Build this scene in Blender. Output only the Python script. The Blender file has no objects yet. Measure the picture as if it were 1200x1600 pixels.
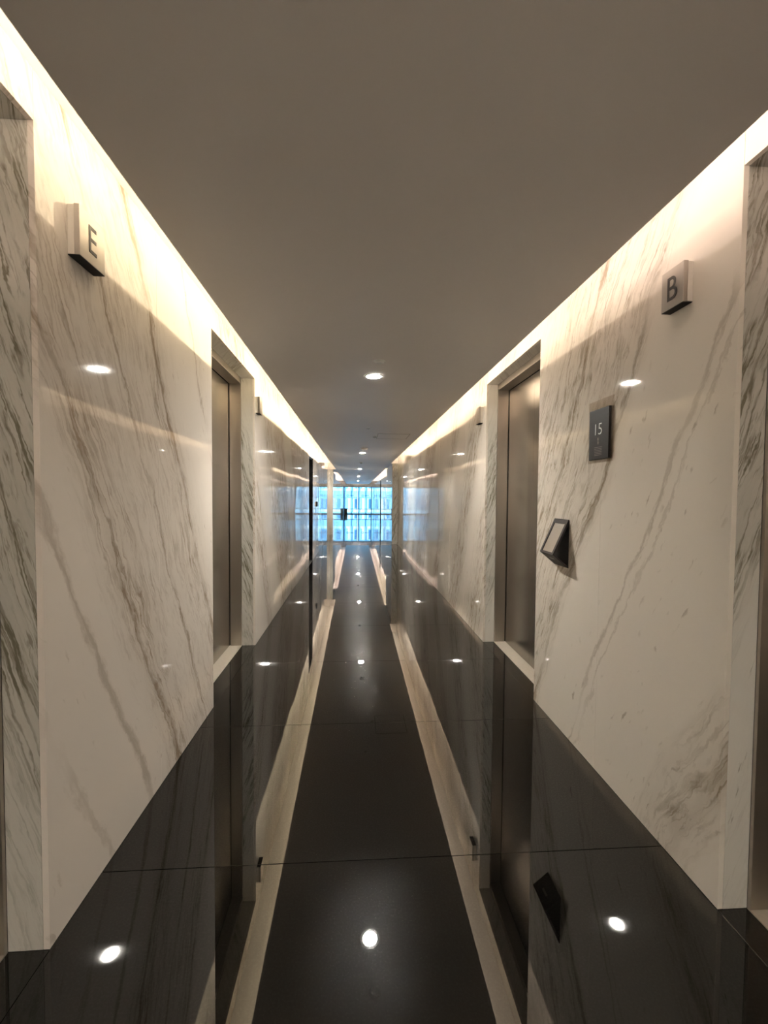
import bpy, bmesh, math, random
from mathutils import Matrix, Vector
random.seed(7)
SC = bpy.context.scene
COL = SC.collection
S = 1.5                       # metres per camera height
# ---------------------------------------------------------------- camera
YAW, PITCH, ROLL, FPX = math.radians(3.749), math.radians(-2.0105), math.radians(-0.452), 677.13
cy, sy = math.cos(YAW), math.sin(YAW)
cp, sp = math.cos(PITCH), math.sin(PITCH)
cr, sr = math.cos(ROLL), math.sin(ROLL)
Ry = Matrix(((cy, 0, -sy), (0, 1, 0), (sy, 0, cy)))
Rp = Matrix(((1, 0, 0), (0, cp, -sp), (0, sp, cp)))
Rr = Matrix(((cr, -sr, 0), (sr, cr, 0), (0, 0, 1)))
RR = Rr @ Rp @ Ry
def sw(v): return Vector((v[0], v[2], v[1]))
right, up, fwd = sw(RR[0]), sw(RR[1]), sw(RR[2])
cam = bpy.data.cameras.new('camera')
cam.sensor_fit = 'HORIZONTAL'; cam.sensor_width = 36.0
cam.lens = 36.0 * FPX / 1200.0
cam.clip_start = 0.02; cam.clip_end = 500
co = bpy.data.objects.new('camera', cam); COL.objects.link(co)
M = Matrix.Identity(4)
for i in range(3):
    M[i][0] = right[i]; M[i][1] = up[i]; M[i][2] = -fwd[i]
M[0][3], M[1][3], M[2][3] = 0, 0, S
co.matrix_world = M
SC.camera = co
# ---------------------------------------------------------------- world, sun, exposure
w = bpy.data.worlds.new('sky'); SC.world = w; w.use_nodes = True
bg = w.node_tree.nodes['Background']
bg.inputs[0].default_value = (0.45, 0.74, 1.0, 1)
bg.inputs[1].default_value = 0.42
sl = bpy.data.lights.new('sun', 'SUN'); sl.energy = 3.4; sl.angle = 0.01; sl.color = (1, 0.96, 0.9)
so = bpy.data.objects.new('sun', sl); COL.objects.link(so)
so.rotation_euler = Vector((0.55, 0.6, -0.55)).to_track_quat('-Z', 'Y').to_euler()
vs = SC.view_settings
vs.view_transform = 'Standard'; vs.look = 'None'; vs.gamma = 1.0; vs.use_curve_mapping = False
vs.exposure = 2.18
COVE_POWER = 4.0
SPOT_POWER = 420.0
# ---------------------------------------------------------------- materials
class NT:
    def __init__(s, name):
        s.m = bpy.data.materials.new(name); s.m.use_nodes = True
        s.t = s.m.node_tree; s.b = s.t.nodes['Principled BSDF']
    def n(s, t, **k):
        x = s.t.nodes.new(t)
        for a, v in k.items(): setattr(x, a, v)
        return x
    def l(s, a, b): s.t.links.new(a, b)
    def math(s, op, a, b=None, clamp=False):
        x = s.n('ShaderNodeMath', operation=op); x.use_clamp = clamp
        for i, v in enumerate((a, b)):
            if v is None: continue
            if isinstance(v, (int, float)): x.inputs[i].default_value = v
            else: s.l(v, x.inputs[i])
        return x.outputs[0]
    def noise(s, vec, scale, detail=2, rough=0.5, dist=0.0):
        x = s.n('ShaderNodeTexNoise'); s.l(vec, x.inputs['Vector'])
        x.inputs['Scale'].default_value = scale; x.inputs['Detail'].default_value = detail
        x.inputs['Roughness'].default_value = rough; x.inputs['Distortion'].default_value = dist
        return x.outputs[0]
    def ramp(s, v, a, b, fa=0.0, fb=1.0):
        x = s.n('ShaderNodeMapRange'); x.interpolation_type = 'SMOOTHSTEP'
        s.l(v, x.inputs[0])
        for i, q in enumerate((a, b, fa, fb)): x.inputs[i + 1].default_value = q
        return x.outputs[0]
    def mix(s, f, c1, c2):
        x = s.n('ShaderNodeMix', data_type='RGBA')
        if isinstance(f, (int, float)): x.inputs[0].default_value = f
        else: s.l(f, x.inputs[0])
        for i, c in ((6, c1), (7, c2)):
            if isinstance(c, tuple): x.inputs[i].default_value = (*c, 1)
            else: s.l(c, x.inputs[i])
        return x.outputs[2]
    def comb(s, a, b, c):
        x = s.n('ShaderNodeCombineXYZ')
        for i, v in enumerate((a, b, c)):
            if isinstance(v, (int, float)): x.inputs[i].default_value = v
            else: s.l(v, x.inputs[i])
        return x.outputs[0]
    def bump(s, h, strength, dist):
        x = s.n('ShaderNodeBump'); x.inputs['Strength'].default_value = strength
        x.inputs['Distance'].default_value = dist; s.l(h, x.inputs['Height'])
        s.l(x.outputs[0], s.b.inputs['Normal'])

def plain(name, col, rough=0.5, metal=0.0, spec=0.5, noise=0.06, nscale=12.0):
    t = NT(name); g = t.n('ShaderNodeNewGeometry')
    nv = t.noise(g.outputs['Position'], nscale, 4)
    d = tuple(max(0, c * (1 - noise)) for c in col); e = tuple(min(1, c * (1 + noise)) for c in col)
    t.l(t.mix(nv, d, e), t.b.inputs['Base Color'])
    t.b.inputs['Roughness'].default_value = rough; t.b.inputs['Metallic'].default_value = metal
    t.b.inputs['Specular IOR Level'].default_value = spec
    return t.m

def marble(name, base, base2, vein, seed=0.0, veiny=1.0, slope=0.5, xk=0.0, xoff=0.0, bands=None, veins=(), fleckk=0.5):
    """veins run down and away along the wall: 'across' = Y + slope*Z is constant along a vein"""
    t = NT(name); g = t.n('ShaderNodeNewGeometry'); s = t.n('ShaderNodeSeparateXYZ'); t.l(g.outputs['Position'], s.inputs[0])
    X, Y, Z = s.outputs
    aX = t.math('ABSOLUTE', X)
    ac = t.math('SUBTRACT', t.math('ADD', Y, t.math('MULTIPLY', Z, slope)), t.math('MULTIPLY', t.math('SUBTRACT', aX, xoff), xk))
    al = t.math('SUBTRACT', Z, t.math('MULTIPLY', Y, slope))
    sx = t.math('ADD', t.math('MULTIPLY', X, 0.15), seed)
    v0 = t.comb(t.math('MULTIPLY', ac, 0.9), t.math('MULTIPLY', al, 0.9), sx)
    bend = t.math('MULTIPLY', t.math('SUBTRACT', t.noise(v0, 1.0, 2), 0.5), 0.22)
    v1 = t.comb(t.math('MULTIPLY', ac, 9.0), t.math('MULTIPLY', al, 5.0), sx)
    jig = t.math('MULTIPLY', t.math('SUBTRACT', t.noise(v1, 1.0, 4, 0.65), 0.5), 0.085)
    acb = t.math('ADD', t.math('ADD', ac, bend), jig)
    def vec(a, b, o=0.0): return t.comb(t.math('MULTIPLY', acb, a), t.math('MULTIPLY', al, b), t.math('ADD', sx, o) if o else sx)
    def line(n, wd):
        d = t.math('ABSOLUTE', t.math('SUBTRACT', n, 0.5))
        return t.ramp(d, wd, 0.0)
    band = t.ramp(t.noise(vec(0.95, 0.12), 1.0, 1), 0.40, 0.56)
    if bands:
        cr_ = t.n('ShaderNodeValToRGB'); e = cr_.color_ramp.elements
        e[0].position, e[0].color = 0, (0, 0, 0, 1); e[1].position, e[1].color = 1, (0, 0, 0, 1)
        for p, v in bands:
            q = e.new(p / 5.0); q.color = (v, v, v, 1)
        t.l(t.math('DIVIDE', acb, 5.0), cr_.inputs[0])
        far = t.ramp(ac, 4.3, 4.8)
        near = t.ramp(ac, 1.35, 1.2)
        band = t.math('MAXIMUM', cr_.outputs[0], t.math('MULTIPLY', band, t.math('MAXIMUM', far, near)))
    brk = t.ramp(t.noise(vec(8, 3.0), 1.0, 3), 0.34, 0.58)
    brk2 = t.ramp(t.noise(vec(10, 6, 5.0), 1.0, 2), 0.42, 0.6)
    f1 = t.math('MULTIPLY', line(t.noise(vec(11.0, 0.7), 1.0, 3, 0.6), 0.040), t.math('MULTIPLY', band, brk))
    f2 = t.math('MULTIPLY', line(t.noise(vec(20.0, 1.6, 2.0), 1.0, 3, 0.6), 0.060), t.math('MULTIPLY', band, brk2))
    f3 = t.math('MULTIPLY', line(t.noise(vec(34.0, 5.0, 9.0), 1.0, 3, 0.6), 0.060), t.math('MULTIPLY', band, t.ramp(t.noise(vec(16, 5), 1.0, 2), 0.48, 0.6)))
    fleck = t.math('MULTIPLY', t.ramp(t.noise(vec(30, 8), 1.0, 2), 0.65, 0.76), fleckk)
    fleck = t.math('MULTIPLY', fleck, t.ramp(t.noise(vec(2.5, .8), 1.0, 1), 0.40, 0.6))
    cloud = t.math('MULTIPLY', t.math('MULTIPLY', band, t.noise(vec(7, 1.8), 1.0, 5, 0.75)), 0.50)
    tot = t.math('ADD', cloud, t.math('MULTIPLY', f1, 0.62))
    tot = t.math('ADD', tot, t.math('MULTIPLY', f2, 0.42)); tot = t.math('ADD', tot, t.math('MULTIPLY', f3, 0.34))
    gate = t.ramp(t.noise(vec(2.0, 1.4, 3.0), 1.0, 3), 0.30, 0.55)
    rag = t.math('MULTIPLY', t.math('SUBTRACT', t.noise(vec(14, 2.5, 7.0), 1.0, 5, 0.75), 0.5), 0.13)
    for A0, wd, st in veins:
        d = t.math('ABSOLUTE', t.math('ADD', t.math('SUBTRACT', acb, A0), rag))
        tot = t.math('ADD', tot, t.math('MULTIPLY', t.math('MULTIPLY', t.ramp(d, wd, 0.0), gate), st))
    tot = t.math('MAXIMUM', tot, fleck)
    tot = t.math('MULTIPLY', tot, veiny, clamp=True)
    bs = t.mix(t.noise(vec(1.2, 0.6), 1.0, 2), base, base2)
    t.l(t.mix(tot, bs, vein), t.b.inputs['Base Color'])
    t.b.inputs['Roughness'].default_value = 0.035
    t.b.inputs['IOR'].default_value = 1.52
    wv = t.noise(g.outputs['Position'], 0.9, 1)
    t.bump(wv, 0.25, 0.02)
    return t.m

M_MARL = marble('marble_left', (0.76, 0.70, 0.635), (0.71, 0.655, 0.59), (0.32, 0.255, 0.19), 3.1, 0.9, xk=0.7, xoff=0.665 * S,
                bands=[(2.30, 0), (2.5, .9), (2.65, .7), (2.8, .45), (3.0, .5), (3.2, .6), (3.36, .95), (3.45, 0.25), (3.6, .05), (3.9, 0.0), (4.0, .25), (4.15, 0)],
                veins=[(2.16, .045, .62), (2.50, .035, .6), (2.95, .02, .6), (3.36, .035, .8), (3.98, .016, .6), (1.80, .03, .5)], fleckk=.45)
M_MARR = marble('marble_right', (0.73, 0.68, 0.60), (0.68, 0.635, 0.56), (0.29, 0.24, 0.175), 11.7, 0.95, xk=0.7, xoff=0.886 * S,
                bands=[(1.55, 0), (1.7, .8), (1.85, 0.5), (1.95, 0), (3.0, 0), (3.12, .8), (3.4, .75), (3.7, .95), (3.95, .75), (4.2, .5), (4.5, .3)],
                veins=[(2.58, .022, .5), (2.51, .012, .35), (3.10, .03, .7), (3.60, .03, .6), (1.72, .08, .5)], fleckk=.6)
M_JAMB = marble('marble_jamb', (0.66, 0.635, 0.58), (0.58, 0.565, 0.51), (0.17, 0.155, 0.11), 20.3, 1.1, slope=0.5, xk=1.6, fleckk=.7)

M_CEIL = plain('ceiling_paint', (0.78, 0.735, 0.70), 0.42, 0, 0.5, 0.02, 3)
M_COVE = plain('cove_paint', (0.92, 0.89, 0.84), 0.6, 0, 0.3, 0.02, 3)
M_CORE = plain('core_block', (0.10, 0.09, 0.08), 0.8)
M_DARK = plain('dark_void', (0.012, 0.011, 0.011), 0.6)
M_BLACK = plain('black_frame', (0.012, 0.012, 0.016), 0.25)
M_BRONZE = plain('dark_bronze', (0.016, 0.012, 0.012), 0.4, 0, 0.35)
M_PLAQUE = plain('plaque_grey', (0.022, 0.020, 0.019), 0.5, 0, 0.15)
M_SILL = plain('sill_stone', (0.46, 0.42, 0.35), 0.35, 0, 0.5, 0.15, 60)
M_WHITE = plain('white_plastic', (0.72, 0.71, 0.68), 0.4)
M_ACRYL = plain('pale_acrylic', (0.62, 0.58, 0.52), 0.25)
M_INK = plain('ink', (0.012, 0.010, 0.010), 0.4)
M_PALEINK = plain('pale_ink', (0.62, 0.62, 0.60), 0.3)
M_DIMINK = plain('dim_ink', (0.17, 0.13, 0.11), 0.4)
M_GROUT = plain('grout', (0.055, 0.05, 0.045), 0.7)

def steel(name, col, rough, streak):
    t = NT(name); g = t.n('ShaderNodeNewGeometry'); s = t.n('ShaderNodeSeparateXYZ'); t.l(g.outputs['Position'], s.inputs[0])
    v = t.comb(t.math('MULTIPLY', s.outputs[0], 40), t.math('MULTIPLY', s.outputs[1], 40), t.math('MULTIPLY', s.outputs[2], 0.6))
    n = t.noise(v, 4.0, 3)
    t.l(t.mix(n, tuple(c * .96 for c in col), tuple(c * 1.04 for c in col)), t.b.inputs['Base Color'])
    t.l(t.ramp(n, 0.2, 0.8, rough - streak, rough + streak), t.b.inputs['Roughness'])
    t.b.inputs['Metallic'].default_value = 1.0
    pass
    return t.m
M_STEEL = steel('brushed_steel', (0.36, 0.33, 0.30), 0.24, 0.02)
M_FRAME = steel('frame_steel', (0.50, 0.46, 0.41), 0.30, 0.02)
M_SIGN = steel('sign_steel', (0.40, 0.37, 0.335), 0.32, 0.02)

def granite():
    t = NT('black_granite'); g = t.n('ShaderNodeNewGeometry'); P = g.outputs['Position']
    n = t.noise(P, 230, 2); sp_ = t.ramp(n, 0.58, 0.70)
    t.l(t.mix(sp_, (0.0030, 0.0028, 0.0025), (0.011, 0.010, 0.009)), t.b.inputs['Base Color'])
    t.b.inputs['Roughness'].default_value = 0.135
    t.b.inputs['IOR'].default_value = 1.45
    t.l(t.ramp(t.noise(P, 130, 3, 0.7), 0.46, 0.66, 0.0, 0.10), t.b.inputs['Specular IOR Level'])
    t.b.inputs['Coat Weight'].default_value = 1.0
    t.b.inputs['Coat Roughness'].default_value = 0.018
    t.b.inputs['Coat IOR'].default_value = 1.63
    t.bump(t.noise(P, 320, 2), 0.35, 0.0012)
    return t.m
M_GRAN = granite()

def emis(name, col, st):
    t = NT(name)
    t.b.inputs['Base Color'].default_value = (0.8, 0.8, 0.8, 1)
    t.b.inputs['Emission Color'].default_value = (*col, 1)
    t.b.inputs['Emission Strength'].default_value = st
    return t.m

def glass(name, tint, fac=None):
    m = bpy.data.materials.new(name); m.use_nodes = True; t = m.node_tree; t.nodes.clear()
    o = t.nodes.new('ShaderNodeOutputMaterial'); a = t.nodes.new('ShaderNodeBsdfTransparent'); b = t.nodes.new('ShaderNodeBsdfGlossy')
    mx = t.nodes.new('ShaderNodeMixShader'); fr = t.nodes.new('ShaderNodeFresnel')
    a.inputs[0].default_value = (*tint, 1); b.inputs['Roughness'].default_value = 0.01; fr.inputs[0].default_value = 1.45
    ge = t.nodes.new('ShaderNodeNewGeometry'); a1 = t.nodes.new('ShaderNodeMath'); a1.operation = 'SUBTRACT'; a1.inputs[0].default_value = 1.0
    t.links.new(ge.outputs['Backfacing'], a1.inputs[1]); a2 = t.nodes.new('ShaderNodeMath'); a2.operation = 'MULTIPLY'
    t.links.new(fr.outputs[0], a2.inputs[0]); t.links.new(a1.outputs[0], a2.inputs[1]); t.links.new(a2.outputs[0], mx.inputs[0]); t.links.new(a.outputs[0], mx.inputs[1]); t.links.new(b.outputs[0], mx.inputs[2])
    t.links.new(mx.outputs[0], o.inputs[0]); return m
M_GLASS = glass('blue_glass', (0.66, 0.88, 0.98))
M_CLEAR = glass('clear_acrylic', (0.94, 0.92, 0.90))

# ---------------------------------------------------------------- mesh helpers
def box(bm, x0, x1, y0, y1, z0, z1, bev=0.0, mat=None, mi=0):
    vs_ = [bm.verts.new(p) for p in ((x0, y0, z0), (x1, y0, z0), (x1, y1, z0), (x0, y1, z0), (x0, y0, z1), (x1, y0, z1), (x1, y1, z1), (x0, y1, z1))]
    fs = [bm.faces.new([vs_[i] for i in f]) for f in ((0, 3, 2, 1), (4, 5, 6, 7), (0, 1, 5, 4), (1, 2, 6, 5), (2, 3, 7, 6), (3, 0, 4, 7))]
    for f in fs: f.material_index = mi
    if mat is not None: bmesh.ops.transform(bm, matrix=mat, verts=vs_)
    if bev:
        es = list({e for f in fs for e in f.edges})
        bmesh.ops.bevel(bm, geom=es, offset=bev, segments=2, affect='EDGES', profile=0.5)
def lathe(bm, prof, cx, cy_, n=28, mi=0):
    rings = []
    for r, z in prof:
        rings.append([bm.verts.new((cx + r * math.cos(2 * math.pi * i / n), cy_ + r * math.sin(2 * math.pi * i / n), z)) for i in range(n)])
    for a, b in zip(rings, rings[1:]):
        for i in range(n):
            bm.faces.new((a[i], a[(i + 1) % n], b[(i + 1) % n], b[i])).material_index = mi
    for rg in (rings[0], rings[-1]):
        try: bm.faces.new(rg)
        except ValueError: pass
def prism(bm, poly, to3, d0, d1):
    a = [bm.verts.new(to3(u, v, d0)) for u, v in poly]; b = [bm.verts.new(to3(u, v, d1)) for u, v in poly]
    n = len(poly)
    bm.faces.new(a); bm.faces.new(b[::-1])
    for i in range(n): bm.faces.new((a[i], b[i], b[(i + 1) % n], a[(i + 1) % n]))
def obj(name, bm, mat, parent=None, smooth=False):
    bmesh.ops.recalc_face_normals(bm, faces=bm.faces)
    me = bpy.data.meshes.new(name)
    # put the origin at the base centre of the piece
    xs = [v.co.x for v in bm.verts]; ys = [v.co.y for v in bm.verts]; zs = [v.co.z for v in bm.verts]
    c = Vector(((min(xs) + max(xs)) / 2, (min(ys) + max(ys)) / 2, min(zs)))
    bmesh.ops.translate(bm, vec=-c, verts=bm.verts)
    bm.to_mesh(me); bm.free()
    o = bpy.data.objects.new(name, me); COL.objects.link(o)
    for m in (mat if isinstance(mat, (list, tuple)) else [mat]): me.materials.append(m)
    if smooth:
        for p in me.polygons: p.use_smooth = True
    WORLD[o] = c
    if parent is None: o.location = c
    else:
        o.parent = parent; o.location = c - WORLD[parent]
    return o
WORLD = {}
def boxo(name, mat, parent, *a, bev=0.0, m=None):
    bm = bmesh.new(); box(bm, *a, bev=bev, mat=m); return obj(name, bm, mat, parent)
def empty(name, loc, kind=None):
    o = bpy.data.objects.new(name, None); COL.objects.link(o); o.location = loc; o.empty_display_size = 0.1
    WORLD[o] = Vector(loc)
    if kind: o['kind'] = kind
    return o
def tag(o, label, cat, group=None):
    o['label'] = label; o['category'] = cat
    if group: o['group'] = group
    return o
def struct(o, label=None):
    o['kind'] = 'structure'
    if label: o['label'] = label
    return o

# ---------------------------------------------------------------- dimensions (fit units * S)
DL, DR = 0.665 * S, 0.886 * S
SLX0, SLX1 = -0.516 * S, 0.737 * S
ZC = 1.703 * S                 # underside of the dropped ceiling
ZT = 1.872 * S                 # cove ceiling
HEAD = 1.767 * S
Y0, Y1 = -1.75 * S, 24.6 * S   # back wall, end wall
YS = 24.0 * S                  # end of dropped ceiling
JL, JR = 0.752 * S, 0.962 * S  # marble jamb depth
FL, FR = 0.826 * S, 1.036 * S  # steel frame depth / door plane
OPL = [(0.110 * S, 0.963 * S), (2.064 * S, 2.917 * S)]
OPR = [(0.110 * S, 0.967 * S), (2.0645 * S, 2.9215 * S)]
SD_L = (6.25 * S, 6.81 * S); SD_R = (15.15 * S, 15.75 * S)
SDH = 1.577 * S
TK = 0.02

# ---------------------------------------------------------------- floor
floor = boxo('floor', M_GROUT, None, -FL - 0.1, FR + 0.1, Y0 - .1, Y1 + 0.4, -0.12, -0.021)
struct(floor, 'polished black granite corridor floor')
js = [1.16 * S + k * 0.7225 * S for k in range(-4, 34)]
edges = [Y0] + [j for j in js if Y0 + .2 < j < Y1 - .2] + [Y1]
for a, b in zip(edges, edges[1:]):
    boxo('granite_slab', M_GRAN, floor, -DL + 0.0015, DR - 0.0015, a + 0.0012, b - 0.0012, -0.02, 0.0, bev=0.0008)
for s, ops, D, J in ((-1, OPL, DL, JL), (1, OPR, DR, JR)):
    for a, b in ops:
        x0, x1 = sorted((s * (D + 0.0005), s * (J - 0.0005)))
        xm = (x0 + x1) / 2
        boxo('granite_threshold', M_GRAN, floor, x0, x1, a + 0.001, b - 0.001, -0.02, 0.0, bev=0.0008)

# ---------------------------------------------------------------- walls
def panels(parent, s, D, a, b, z0, z1, mat, wid=0.55 * S, tilt=0.0035):
    n = max(1, round((b - a) / wid)); st = (b - a) / n
    for i in range(n):
        p, q = a + i * st, a + (i + 1) * st
        tl = random.uniform(-1, 1) * tilt
        if p < 3.0 * S: tl *= 0.25
        c = Vector((s * D, (p + q) / 2, 0))
        m = Matrix.Translation(c) @ Matrix.Rotation(tl, 4, 'Z') @ Matrix.Translation(-c)
        x0, x1 = sorted((s * D, s * (D + TK)))
        boxo('marble_panel', mat, parent, x0, x1, p + 0.0006, q - 0.0006, z0, z1, bev=0.0012, m=m)

def wall(name, s, D, ops, smalls, F, mat):
    bm = bmesh.new()
    cuts = sorted([(a, b, HEAD, F + .06) for a, b in ops] + [(a, b, SDH, D + 0.16) for a, b in smalls])
    y = Y0
    def core(a, b, z0, z1, d=None):
        d = d or D + TK + 0.001
        x0, x1 = sorted((s * d, s * (F + 0.12))); box(bm, x0, x1, a, b, z0, z1)
    segs = []
    for a, b, h, d in cuts:
        core(y, a - .021, -0.02, ZT); segs.append((y, a)); core(a - .021, b + .021, h + .021, ZT); y = b + .021
    core(y, Y1, -0.02, ZT)
    root = struct(obj(name, bm, M_CORE), 'white veined marble wall on the %s' % ('left' if s < 0 else 'right'))
    y = Y0
    for a, b, h, d in cuts:
        if a > y: panels(root, s, D, y, a, 0, ZT, mat)
        panels(root, s, D, a, b, h, ZT, mat, wid=5)
        y = b
    panels(root, s, D, y, Y1, 0, ZT, mat)
    # marble returns of the lift openings
    for a, b in ops:
        J = JL if s < 0 else JR
        x0, x1 = sorted((s * (D + TK + 0.0005), s * J)); x0b, x1b = sorted((s * (D + TK + 0.0005), s * J))
        boxo('marble_jamb', M_JAMB, root, x0, x1, a - TK, a, 0, HEAD, bev=0.001)
        boxo('marble_jamb', M_JAMB, root, x0, x1, b, b + TK, 0, HEAD, bev=0.001)
        boxo('marble_soffit', M_JAMB, root, x0, x1, a - TK, b + TK, HEAD, HEAD + TK, bev=0.001)
    return root
wall('wall_left', -1, DL, OPL, [SD_L], FL, M_MARL)
wall('wall_right', 1, DR, OPR, [SD_R], FR, M_MARR)
bk = struct(boxo('wall_back', M_CORE, None, -FL - .1, FR + .1, Y0 - 0.2, Y0 - 0.021, -0.02, ZT), 'wall behind the viewpoint')
for i in range(3):
    x = -DL + i * (DL + DR) / 3
    boxo('marble_panel', M_MARL, bk, x + .001, x + (DL + DR) / 3 - .001, Y0 - 0.02, Y0, 0, ZT, bev=.001)

# piers that stand proud of the walls
pr = boxo('wall_pier_right', M_JAMB, None, 0.764 * S, DR, 9.10 * S, 10.72 * S, 0, ZC, bev=0.002); struct(pr, 'marble pier standing proud of the right wall')
pl_ = boxo('wall_pier_left', M_JAMB, None, -DL, -0.589 * S, 11.36 * S, 12.72 * S, 0, ZC, bev=0.002); struct(pl_, 'marble pier standing proud of the left wall')

# ---------------------------------------------------------------- ceiling with light coves
SLT = 0.022
bm = bmesh.new(); box(bm, SLX0, SLX1, Y0, YS, ZC, ZC + SLT)
box(bm, SLX1, DR, 9.10 * S, 10.72 * S, ZC, ZT)
box(bm, -DL, SLX0, 11.36 * S, 12.72 * S, ZC, ZT)
ceil = struct(obj('ceiling', bm, M_CEIL), 'taupe painted dropped ceiling')
bm = bmesh.new(); box(bm, -FL - .2, FR + .2, Y0 - .2, Y1 + .3, ZT, ZT + 0.15)
obj('cove_top', bm, M_COVE, ceil)
SB = 0.26                      # depth of the cove behind the slab edge
bm = bmesh.new()
box(bm, SLX0 + SB, SLX1 - SB, Y0, YS - SB, ZC + SLT, ZT)
obj('cove_back', bm, M_COVE, ceil)
# thin pale metal edge bead of the slab
for nm, a in (('left', (SLX0 - 0.003, SLX0, Y0, YS)), ('right', (SLX1, SLX1 + 0.003, Y0, YS))):
    if nm == 'left':
        for q0, q1 in ((Y0, 11.36 * S), (12.72 * S, YS)): boxo('edge_bead', M_COVE, ceil, a[0], a[1], q0, q1, ZC + 0.001, ZC + SLT)
    else:
        for q0, q1 in ((Y0, 9.10 * S), (10.72 * S, YS)): boxo('edge_bead', M_COVE, ceil, a[0], a[1], q0, q1, ZC + 0.001, ZC + SLT)
WARM = {'w': (1.0, 0.86, 0.76), 'y': (1.0, 0.85, 0.60), 'p': (0.78, 0.64, 0.58), 'c': (0.9, 0.76, 0.60), 'o': (0.85, 0.66, 0.48)}
EM = {k: emis('led_' + k, c, COVE_POWER) for k, c in WARM.items()}
def strips(s, lst):
    xe = SLX0 if s < 0 else SLX1
    for k, a, b in lst:
        c = xe - s * 0.13
        boxo('led_strip', EM[k], ceil, c - 0.03, c + 0.03, a * S + .02, b * S - .02, ZC + SLT + 0.016, ZC + SLT + 0.024)
strips(-1, [('w', -1.7, 0.9), ('y', 0.9, 3.2), ('y', 3.2, 7.0), ('c', 7.0, 11.3), ('p', 12.75, 18), ('p', 18, 23.6)])
strips(1, [('p', -1.7, 1.8), ('c', 1.8, 4.2), ('o', 4.2, 7.4), ('c', 7.4, 9.05), ('c', 10.75, 16), ('p', 16, 23.6)])
boxo('led_strip', EM['p'], ceil, SLX0 + .2, SLX1 - .2, YS - 0.15, YS - 0.12, ZC + SLT + .012, ZC + SLT + .034)

# ---------------------------------------------------------------- lift doors
def lift(name, s, ops, J, F, label):
    a, b = ops
    root = struct(empty(name, (s * F, (a + b) / 2, 0)), label)
    def bx(nm, mat, d0, d1, y0, y1, z0, z1, bev=0.0):
        x0, x1 = sorted((s * d0, s * d1)); return boxo(nm, mat, root, x0, x1, y0, y1, z0, z1, bev=bev)
    HB = HEAD - 0.058
    bx('header', M_FRAME, J + .0005, F - .002, a, b, HB, HEAD - .0005, 0.0012)
    bx('door_jamb', M_FRAME, J + .0005, F - .002, a + .0005, a + 0.014, 0.004, HB - .0005, 0.001)
    bx('door_jamb', M_FRAME, J + .0005, F - .002, b - 0.014, b - .0005, 0.004, HB - .0005, 0.001)
    bx('sill', M_SILL, J + .0005, F + .012, a + .0005, b - .0005, -0.02, 0.003, 0.0008)
    mid = (a + b) / 2
    for q0, q1 in ((a + .020, mid - .0015), (mid + .0015, b - .020)):
        bx('door_leaf', M_STEEL, F + .004, F + .028, q0, q1, 0.008, HB - .004, 0.0012)
    bx('dark_shaft_backing', M_DARK, F + .034, F + .055, a - .018, b + .018, -.018, HEAD + .018)  # near-black backing paints the darkness seen through the door gaps
    return root
lift('door_1', -1, OPL[0], JL, FL, 'steel lift door at the left picture edge')
lift('door_2', -1, OPL[1], JL, FL, 'steel lift door further along the left wall')
lift('door_3', 1, OPR[0], JR, FR, 'steel lift door at the right picture edge')
lift('door_4', 1, OPR[1], JR, FR, 'steel lift door further along the right wall')

def service_door(name, s, D, ab, label):
    a, b = ab
    root = struct(empty(name, (s * D, (a + b) / 2, 0)), label)
    def bx(nm, mat, d0, d1, y0, y1, z0, z1, bev=0.0):
        x0, x1 = sorted((s * d0, s * d1)); return boxo(nm, mat, root, x0, x1, y0, y1, z0, z1, bev=bev)
    bx('frame_jamb', M_BLACK, D + .002, D + .12, a - .0205, a + .003, 0, SDH - .0005, .001)
    bx('frame_jamb', M_BLACK, D + .002, D + .12, b - .003, b + .0205, 0, SDH - .0005, .001)
    bx('frame_head', M_BLACK, D + TK + .002, D + .12, a + .0035, b - .0035, SDH - .03, SDH - .0005, .001)
    bx('door_leaf', M_BLACK, D + .09, D + .13, a + .006, b - .006, 0.006, SDH - .033, .002)
    bx('door_handle', M_FRAME, D + .050, D + .062, a + .07, a + .20, 1.0, 1.018, .003)
    bx('handle_post', M_FRAME, D + .062, D + .09, a + .075, a + .09, 1.0, 1.018, .002)
    return root
service_door('door_5', -1, DL, SD_L, 'black service door recessed in the left wall')
service_door('door_6', 1, DR, SD_R, 'black service door far along the right wall')

# ---------------------------------------------------------------- end wall with glass doors
BH = 1.56 * S
ew = struct(boxo('wall_end', M_MARR, None, -DL, DR, Y1 + .0, Y1 + .2, BH, ZT), 'marble bulkhead above the glass end doors')
XM = 0.11 * S
gd = struct(empty('window_1', (XM, Y1 + .05, 0)), 'glass doors and glazing closing the far end of the corridor')
def gb(nm, mat, x0, x1, y0, y1, z0, z1, bev=0.0): return boxo(nm, mat, gd, x0, x1, Y1 + y0, Y1 + y1, z0, z1, bev=bev)
FD = plain('window_frame_blue', (0.05, 0.09, 0.13), 0.4)
gb('head_rail', FD, -DL, DR, .03, .09, BH - .05, BH)
gb('bottom_rail', FD, -DL, DR, .03, .09, 0, .07)
for x, w_ in ((-DL, .04), (XM - .075, .045), (XM + .03, .045), (DR - .04, .04)):
    gb('stile', FD, x, x + w_, .03, .09, .07, BH - .05)
gb('mid_rail', FD, -DL + .04, DR - .04, .04, .08, .43, .47)
for x0, x1 in ((-DL + .04, XM - .075), (XM + .075, DR - .04)):
    gb('pane', M_GLASS, x0, x1, .055, .065, .07, BH - .05)
M_DECAL = plain('decal_ink', (0.01, 0.03, 0.08), 0.5)
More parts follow.
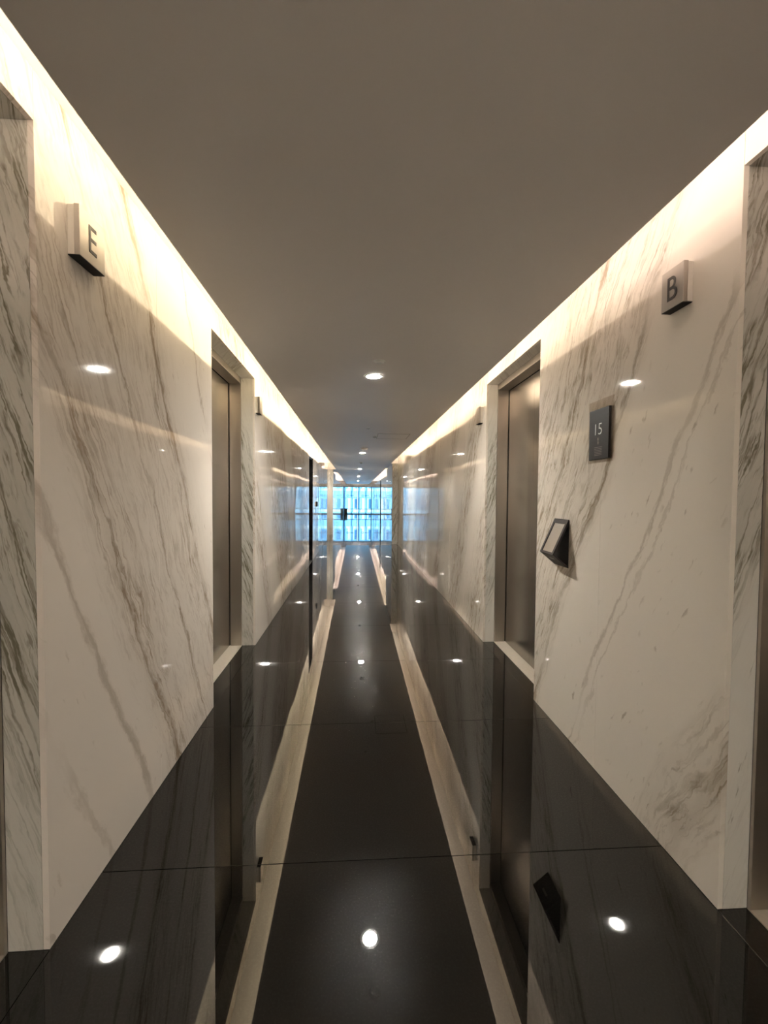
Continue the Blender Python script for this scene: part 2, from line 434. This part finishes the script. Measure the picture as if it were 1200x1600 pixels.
for cx in (-.46 * S, .39 * S):
    bm = bmesh.new(); n = 20; z = 1.58
    inn = [bm.verts.new((cx + .055 * math.cos(6.2832 * i / n), Y1 + .050, z + .055 * math.sin(6.2832 * i / n))) for i in range(n)]
    out = [bm.verts.new((cx + .095 * math.cos(6.2832 * i / n), Y1 + .050, z + .095 * math.sin(6.2832 * i / n))) for i in range(n)]
    for i in range(n): bm.faces.new((inn[i], inn[(i + 1) % n], out[(i + 1) % n], out[i]))
    for k in range(6):
        box(bm, cx + .15 + k * .065, cx + .19 + k * .065, Y1 + .048, Y1 + .051, z - .03, z + (.05 if k % 2 else .03))
    obj('door_decal', bm, M_DECAL, gd)
for cx in (XM - .14, XM + .12):
    bm = bmesh.new(); lathe(bm, [(0.0125, .75), (0.0125, 1.35)], cx, Y1 + .005, 12); obj('pull_handle', bm, M_FRAME, gd)
    for zz in (.85, 1.25): gb('handle_post', M_FRAME, cx - .008, cx + .008, .012, .056, zz, zz + .016)
bn = empty('waste_bin', (-DL + .17, Y1 - .28, 0)); tag(bn, 'dark waste bin standing by the left wall at the glass end doors', 'bin')
boxo('bin_body', M_BLACK, bn, -DL + .05, -DL + .29, Y1 - .40, Y1 - .16, 0, .46, bev=.012)
boxo('bin_lid', M_BRONZE, bn, -DL + .04, -DL + .30, Y1 - .41, Y1 - .15, .462, .50, bev=.008)

# ---------------------------------------------------------------- the building across the street
M_FAC = plain('facade_white', (0.80, 0.82, 0.84), 0.7)
M_FACB = plain('facade_blue', (0.34, 0.56, 0.72), 0.3)
M_FWIN = plain('facade_window', (0.06, 0.14, 0.28), 0.25)
YB = 54.0
ob = empty('office_building', (0, YB + 6, -24)); tag(ob, 'pale office building with blue windows seen through the end glazing', 'building')
boxo('facade', M_FAC, ob, -22, 22, YB, YB + 12, -24, 20)
for k in range(-8, 8):
    z = k * 2.6 - .15
    boxo('spandrel', M_FACB, ob, -21.8, 21.8, YB - .12, YB - .001, z + 1.55, z + 2.35, bev=.01)
for k in range(-3, 4):
    for i in range(-7, 8):
        x = i * 1.75 + .25; z = k * 2.6 - .15
        f = boxo('window', M_FACB, ob, x - .45, x + .45, YB - .1, YB - .001, z + .12, z + 1.45, bev=.02)
        boxo('pane', M_FWIN, f, x - .38, x + .05, YB - .12, YB - .101, z + .2, z + 1.37)
for i in range(-14, 15):
    x = i * .875 + .25 + .85
    boxo('fin', M_FACB, ob, x - .04, x + .04, YB - .35, YB - .121, -24, 20)

# ---------------------------------------------------------------- signs
def letter(txt, size, s, xface, yc, zc, parent, mat, name='letter', thick=0.0015, xscale=1.0, bold=0.0):
    cu = bpy.data.curves.new('t', 'FONT'); cu.body = txt; cu.size = size; cu.align_x = 'CENTER'; cu.align_y = 'CENTER'; cu.extrude = thick; cu.offset = bold
    o = bpy.data.objects.new('t', cu); COL.objects.link(o)
    dg = bpy.context.evaluated_depsgraph_get(); me = bpy.data.meshes.new_from_object(o.evaluated_get(dg))
    bpy.data.objects.remove(o, do_unlink=True)
    xs = [v.co.x for v in me.vertices]; ys = [v.co.y for v in me.vertices]
    cxm, cym = (min(xs) + max(xs)) / 2, (min(ys) + max(ys)) / 2
    for v in me.vertices:
        u, h, d = (v.co.x - cxm) * xscale, v.co.y - cym, v.co.z
        # left wall (s=-1): reads towards +Y ; right wall: towards -Y
        v.co = Vector((-s * d, u if s < 0 else -u, h))
    me.name = name; me.materials.clear(); me.materials.append(mat)
    q = bpy.data.objects.new(name, me); COL.objects.link(q); q.parent = parent
    q.location = Vector((xface, yc, zc)) - WORLD[parent]
    WORLD[q] = Vector((xface, yc, zc))
    return q

def block_sign(s, D, y0, y1, z0, z1, depth, label, txt=None):
    yc = (y0 + y1) / 2
    r = empty('lift_sign', (s * D, yc, z0)); tag(r, label, 'sign', 'block signs beside the lift doors')
    def bx(nm, mat, d0, d1, a, b, c, d, bev=0.0):
        x0, x1 = sorted((s * (D - d0), s * (D - d1))); return boxo(nm, mat, r, x0, x1, a, b, c, d, bev=bev)
    bx('backing_block', M_ACRYL, 0.0, depth * .55, y0 + .002, y1 - .002, z0 + .002, z1 - .002, .0015)
    bx('sign_face', M_SIGN, depth * .55, depth, y0, y1, z0, z1, .0012)
    bx('underside_shade', M_PLAQUE, 0.001, depth - .001, y0 + .001, y1 - .001, z0 - .002, z0 - .0001)  # dark sheet paints the shade on the unlit underside of the sign
    if txt:
        letter(txt, 0.140, s, s * (D - depth - .0006), yc + (.000), (z0 + z1) / 2, r, M_INK, thick=.0006, xscale=.82)
    return r
block_sign(-1, DL, 1.061 * S + .002, 1.163 * S, 1.553 * S, 1.668 * S, 0.042, 'square steel block sign lettered E, high on left wall', 'E')
block_sign(1, DR, 1.108 * S, 1.19 * S, 1.522 * S, 1.629 * S, 0.042, 'square steel block sign lettered B, high on right wall', 'B')
block_sign(-1, DL, 2.935 * S, 3.02 * S, 1.548 * S, 1.655 * S, 0.042, 'small block sign past the far lift on the left wall')
block_sign(1, DR, 3.005 * S, 3.09 * S, 1.522 * S, 1.636 * S, 0.042, 'small block sign past the far lift on the right wall')

# floor number plaque
pq = empty('floor_plaque', (DR, 1.518 * S, 1.14 * S)); tag(pq, 'dark grey plaque numbered 15 on a clear backing plate, right wall', 'sign')
boxo('backing_plate', M_CLEAR, pq, DR - .006, DR - .0005, 1.447 * S, 1.603 * S, 1.13 * S, 1.358 * S, bev=.0008)
boxo('plaque', M_PLAQUE, pq, DR - .020, DR - .0065, 1.456 * S, 1.581 * S, 1.142 * S, 1.322 * S, bev=.001)
XF = DR - .0206
letter('15', 0.090, 1, XF, 1.519 * S, 1.250 * S, pq, M_PALEINK, 'numeral', .0004, bold=-.0012)
bm = bmesh.new()
pts = [(0, -.020), (-.006, -.010), (-.003, .002), (-.008, .012), (-.001, .022), (.004, .010), (.001, .001), (.005, -.010)]
prism(bm, pts, lambda u, v, d: (XF - d, 1.519 * S - u, 1.207 * S + v), -.0002, .0004); obj('emblem', bm, M_DIMINK, pq)
for k in range(6):
    z = 1.185 * S - k * .0085
    boxo('text_line', M_DIMINK, pq, XF - .0004, XF + .0002, 1.519 * S - .036, 1.519 * S + .036, z - .0011, z + .0011)

# wedge-shaped call terminal
ya, yb = 1.742 * S, 1.868 * S
tm = empty('call_terminal', (DR, (ya + yb) / 2, 1.708 * 1.0)); WORLD[tm] = Vector((DR, (ya + yb) / 2, 0.706 * S))
tm.location = WORLD[tm]; tag(tm, 'dark bronze wedge-shaped lift call terminal with steel screen, right wall', 'call panel')
def P3(d, z): return (DR - d, z)
zt, zf, zb, out = 0.911 * S, 0.764 * S, 0.708 * S, 0.104
# front slanted frame (ring with hole), in a local frame u (along Y), v (down the slope)
top = Vector((DR - .006, 0, zt)); bot = Vector((DR - out, 0, zf)); dv = bot - top; Ls = dv.length; dvn = dv / Ls
nrm = Vector((dvn.z, 0, -dvn.x));  nrm = nrm if nrm.x < 0 else -nrm
def slant(u, v, d):
    p = top + dvn * v + nrm * d; return (p.x, ya + u, p.z)
W = yb - ya
def ring(bm, f, u0, u1, v0, v1, iu0, iu1, iv0, iv1, d0, d1):
    for (a, b, c, d) in ((u0, u1, v0, iv0), (u0, u1, iv1, v1), (u0, iu0, iv0, iv1), (iu1, u1, iv0, iv1)):
        prism(bm, [(a, c), (b, c), (b, d), (a, d)], f, d0, d1)
bm = bmesh.new(); ring(bm, slant, 0, W, 0, Ls, .022, W - .022, .030, Ls - .014, -.012, 0); obj('front_frame', bm, M_BRONZE, tm)
bm = bmesh.new(); prism(bm, [(.022, .030), (W - .022, .030), (W - .022, Ls - .014), (.022, Ls - .014)], slant, -.010, -.004); obj('screen', bm, M_SIGN, tm)
bb = Vector((DR - .002, 0, zb)); d2 = bb - bot; L2 = d2.length; d2n = d2 / L2; n2 = Vector((d2n.z, 0, -d2n.x)); n2 = n2 if n2.z < 0 else -n2
def under(u, v, d):
    p = bot + d2n * v + n2 * d; return (p.x, ya + u, p.z)
bm = bmesh.new(); prism(bm, [(0, 0), (W, 0), (W, L2), (0, L2)], under, -.008, 0); obj('bottom_plate', bm, M_BRONZE, tm)
bm = bmesh.new(); prism(bm, [(W * .35, L2 * .35), (W * .65, L2 * .35), (W * .65, L2 * .45), (W * .35, L2 * .45)], under, .0002, .0012); obj('light_slot', bm, M_SIGN, tm)
boxo('back_plate', M_PLAQUE, tm, DR - .004, DR - .0003, ya + .001, yb - .001, zb + .004, zt - .002, bev=.0008)

# ---------------------------------------------------------------- ceiling fittings
EL = emis('lamp_disc', (1.0, 0.95, 0.86), SPOT_POWER)
names = ['nearest round recessed downlight in the ceiling', 'second nearest round downlight along the ceiling', 'third downlight from the camera along the ceiling',
         'fourth downlight from the camera along the ceiling', 'farthest round downlight before the glass end doors']
def downlight(yf, label, xf=0.102):
    x, y = xf * S, yf * S
    r = empty('downlight', (x, y, ZC)); tag(r, label, 'ceiling light', 'recessed downlights in a row')
    bm = bmesh.new(); lathe(bm, [(.058, ZC - .001), (.060, ZC - .004), (.082, ZC - .005), (.086, ZC - .0005)], x, y, 36)
    bm.faces.ensure_lookup_table()
    for f in [f for f in bm.faces if len(f.verts) > 4]: bm.faces.remove(f)
    obj('trim_ring', bm, M_WHITE, r, True)
    bm = bmesh.new(); lathe(bm, [(.0585, ZC - .0022), (.0585, ZC - .0005)], x, y, 36); obj('lamp_lens', bm, EL, r)
BACK_LAMP = True
for yf, lb in zip((2.557, 7.0, 11.05, 15.1, 19.4), names): downlight(yf, lb)
downlight(-1.45, 'round downlight behind the viewpoint by the back wall')

def detector(xf, yf, label, nm='smoke_detector', r_=.05, h=.035):
    x, y = xf * S, yf * S
    r = empty(nm, (x, y, ZC)); tag(r, label, 'detector' if nm == 'smoke_detector' else 'sprinkler')
    bm = bmesh.new(); lathe(bm, [(r_, ZC), (r_, ZC - h * .3), (r_ * .94, ZC - h * .38)], x, y, 28); obj('base', bm, M_WHITE, r, False)
    bm = bmesh.new(); lathe(bm, [(r_ * .80, ZC - h * .38), (r_ * .76, ZC - h * .75), (r_ * .5, ZC - h), (.001, ZC - h)], x, y, 28)
    obj('sensor_head' if nm == 'smoke_detector' else 'deflector', bm, M_ACRYL if nm != 'smoke_detector' else M_WHITE, r, False)
detector(0.118, 2.27, 'flat grey smoke detector just before the nearest downlight', r_=.045, h=.018)
detector(0.122, 6.35, 'round smoke detector just in front of the second downlight', r_=.075, h=.05)
detector(0.216, 5.10, 'small round sprinkler at the corner of the ceiling hatch', 'sprinkler', .035, .022)
detector(0.122, 4.50, 'flush round sprinkler cover between first downlight and hatch', 'sprinkler', .035, .006)
detector(0.102, 9.0, 'smoke detector between the second and third downlights', r_=.05, h=.04)
detector(0.095, 13.1, 'smoke detector between the third and fourth downlights', r_=.05, h=.04)
# access hatch
hx0, hx1, hy0, hy1 = .25 * S, .60 * S, 4.85 * S, 5.25 * S
h = empty('ceiling_hatch', ((hx0 + hx1) / 2, (hy0 + hy1) / 2, ZC)); tag(h, 'square flush access hatch in the ceiling beside the sprinkler', 'hatch')
boxo('hatch_panel', M_CEIL, h, hx0 + .004, hx1 - .004, hy0 + .004, hy1 - .004, ZC - .003, ZC)
bm = bmesh.new()
for a in ((hx0 - .01, hx1 + .01, hy0 - .01, hy0), (hx0 - .01, hx1 + .01, hy1, hy1 + .01), (hx0 - .01, hx0, hy0, hy1), (hx1, hx1 + .01, hy0, hy1)):
    box(bm, *a, ZC - .004, ZC)
obj('hatch_frame', bm, plain('hatch_trim', (0.42, 0.39, 0.36)), h)

# card reader on the left wall past the black door
cr_ = empty('card_reader', (-DL, 7.37 * S, .82 * S)); tag(cr_, 'small dark card reader on left wall past the black door', 'card reader')
boxo('reader_body', M_BLACK, cr_, -DL, -DL + .035, 7.37 * S - .05, 7.37 * S + .05, .825 * S, .91 * S, bev=.006)
boxo('reader_face', M_BRONZE, cr_, -DL + .0352, -DL + .038, 7.37 * S - .038, 7.37 * S + .038, .835 * S, .90 * S, bev=.001)
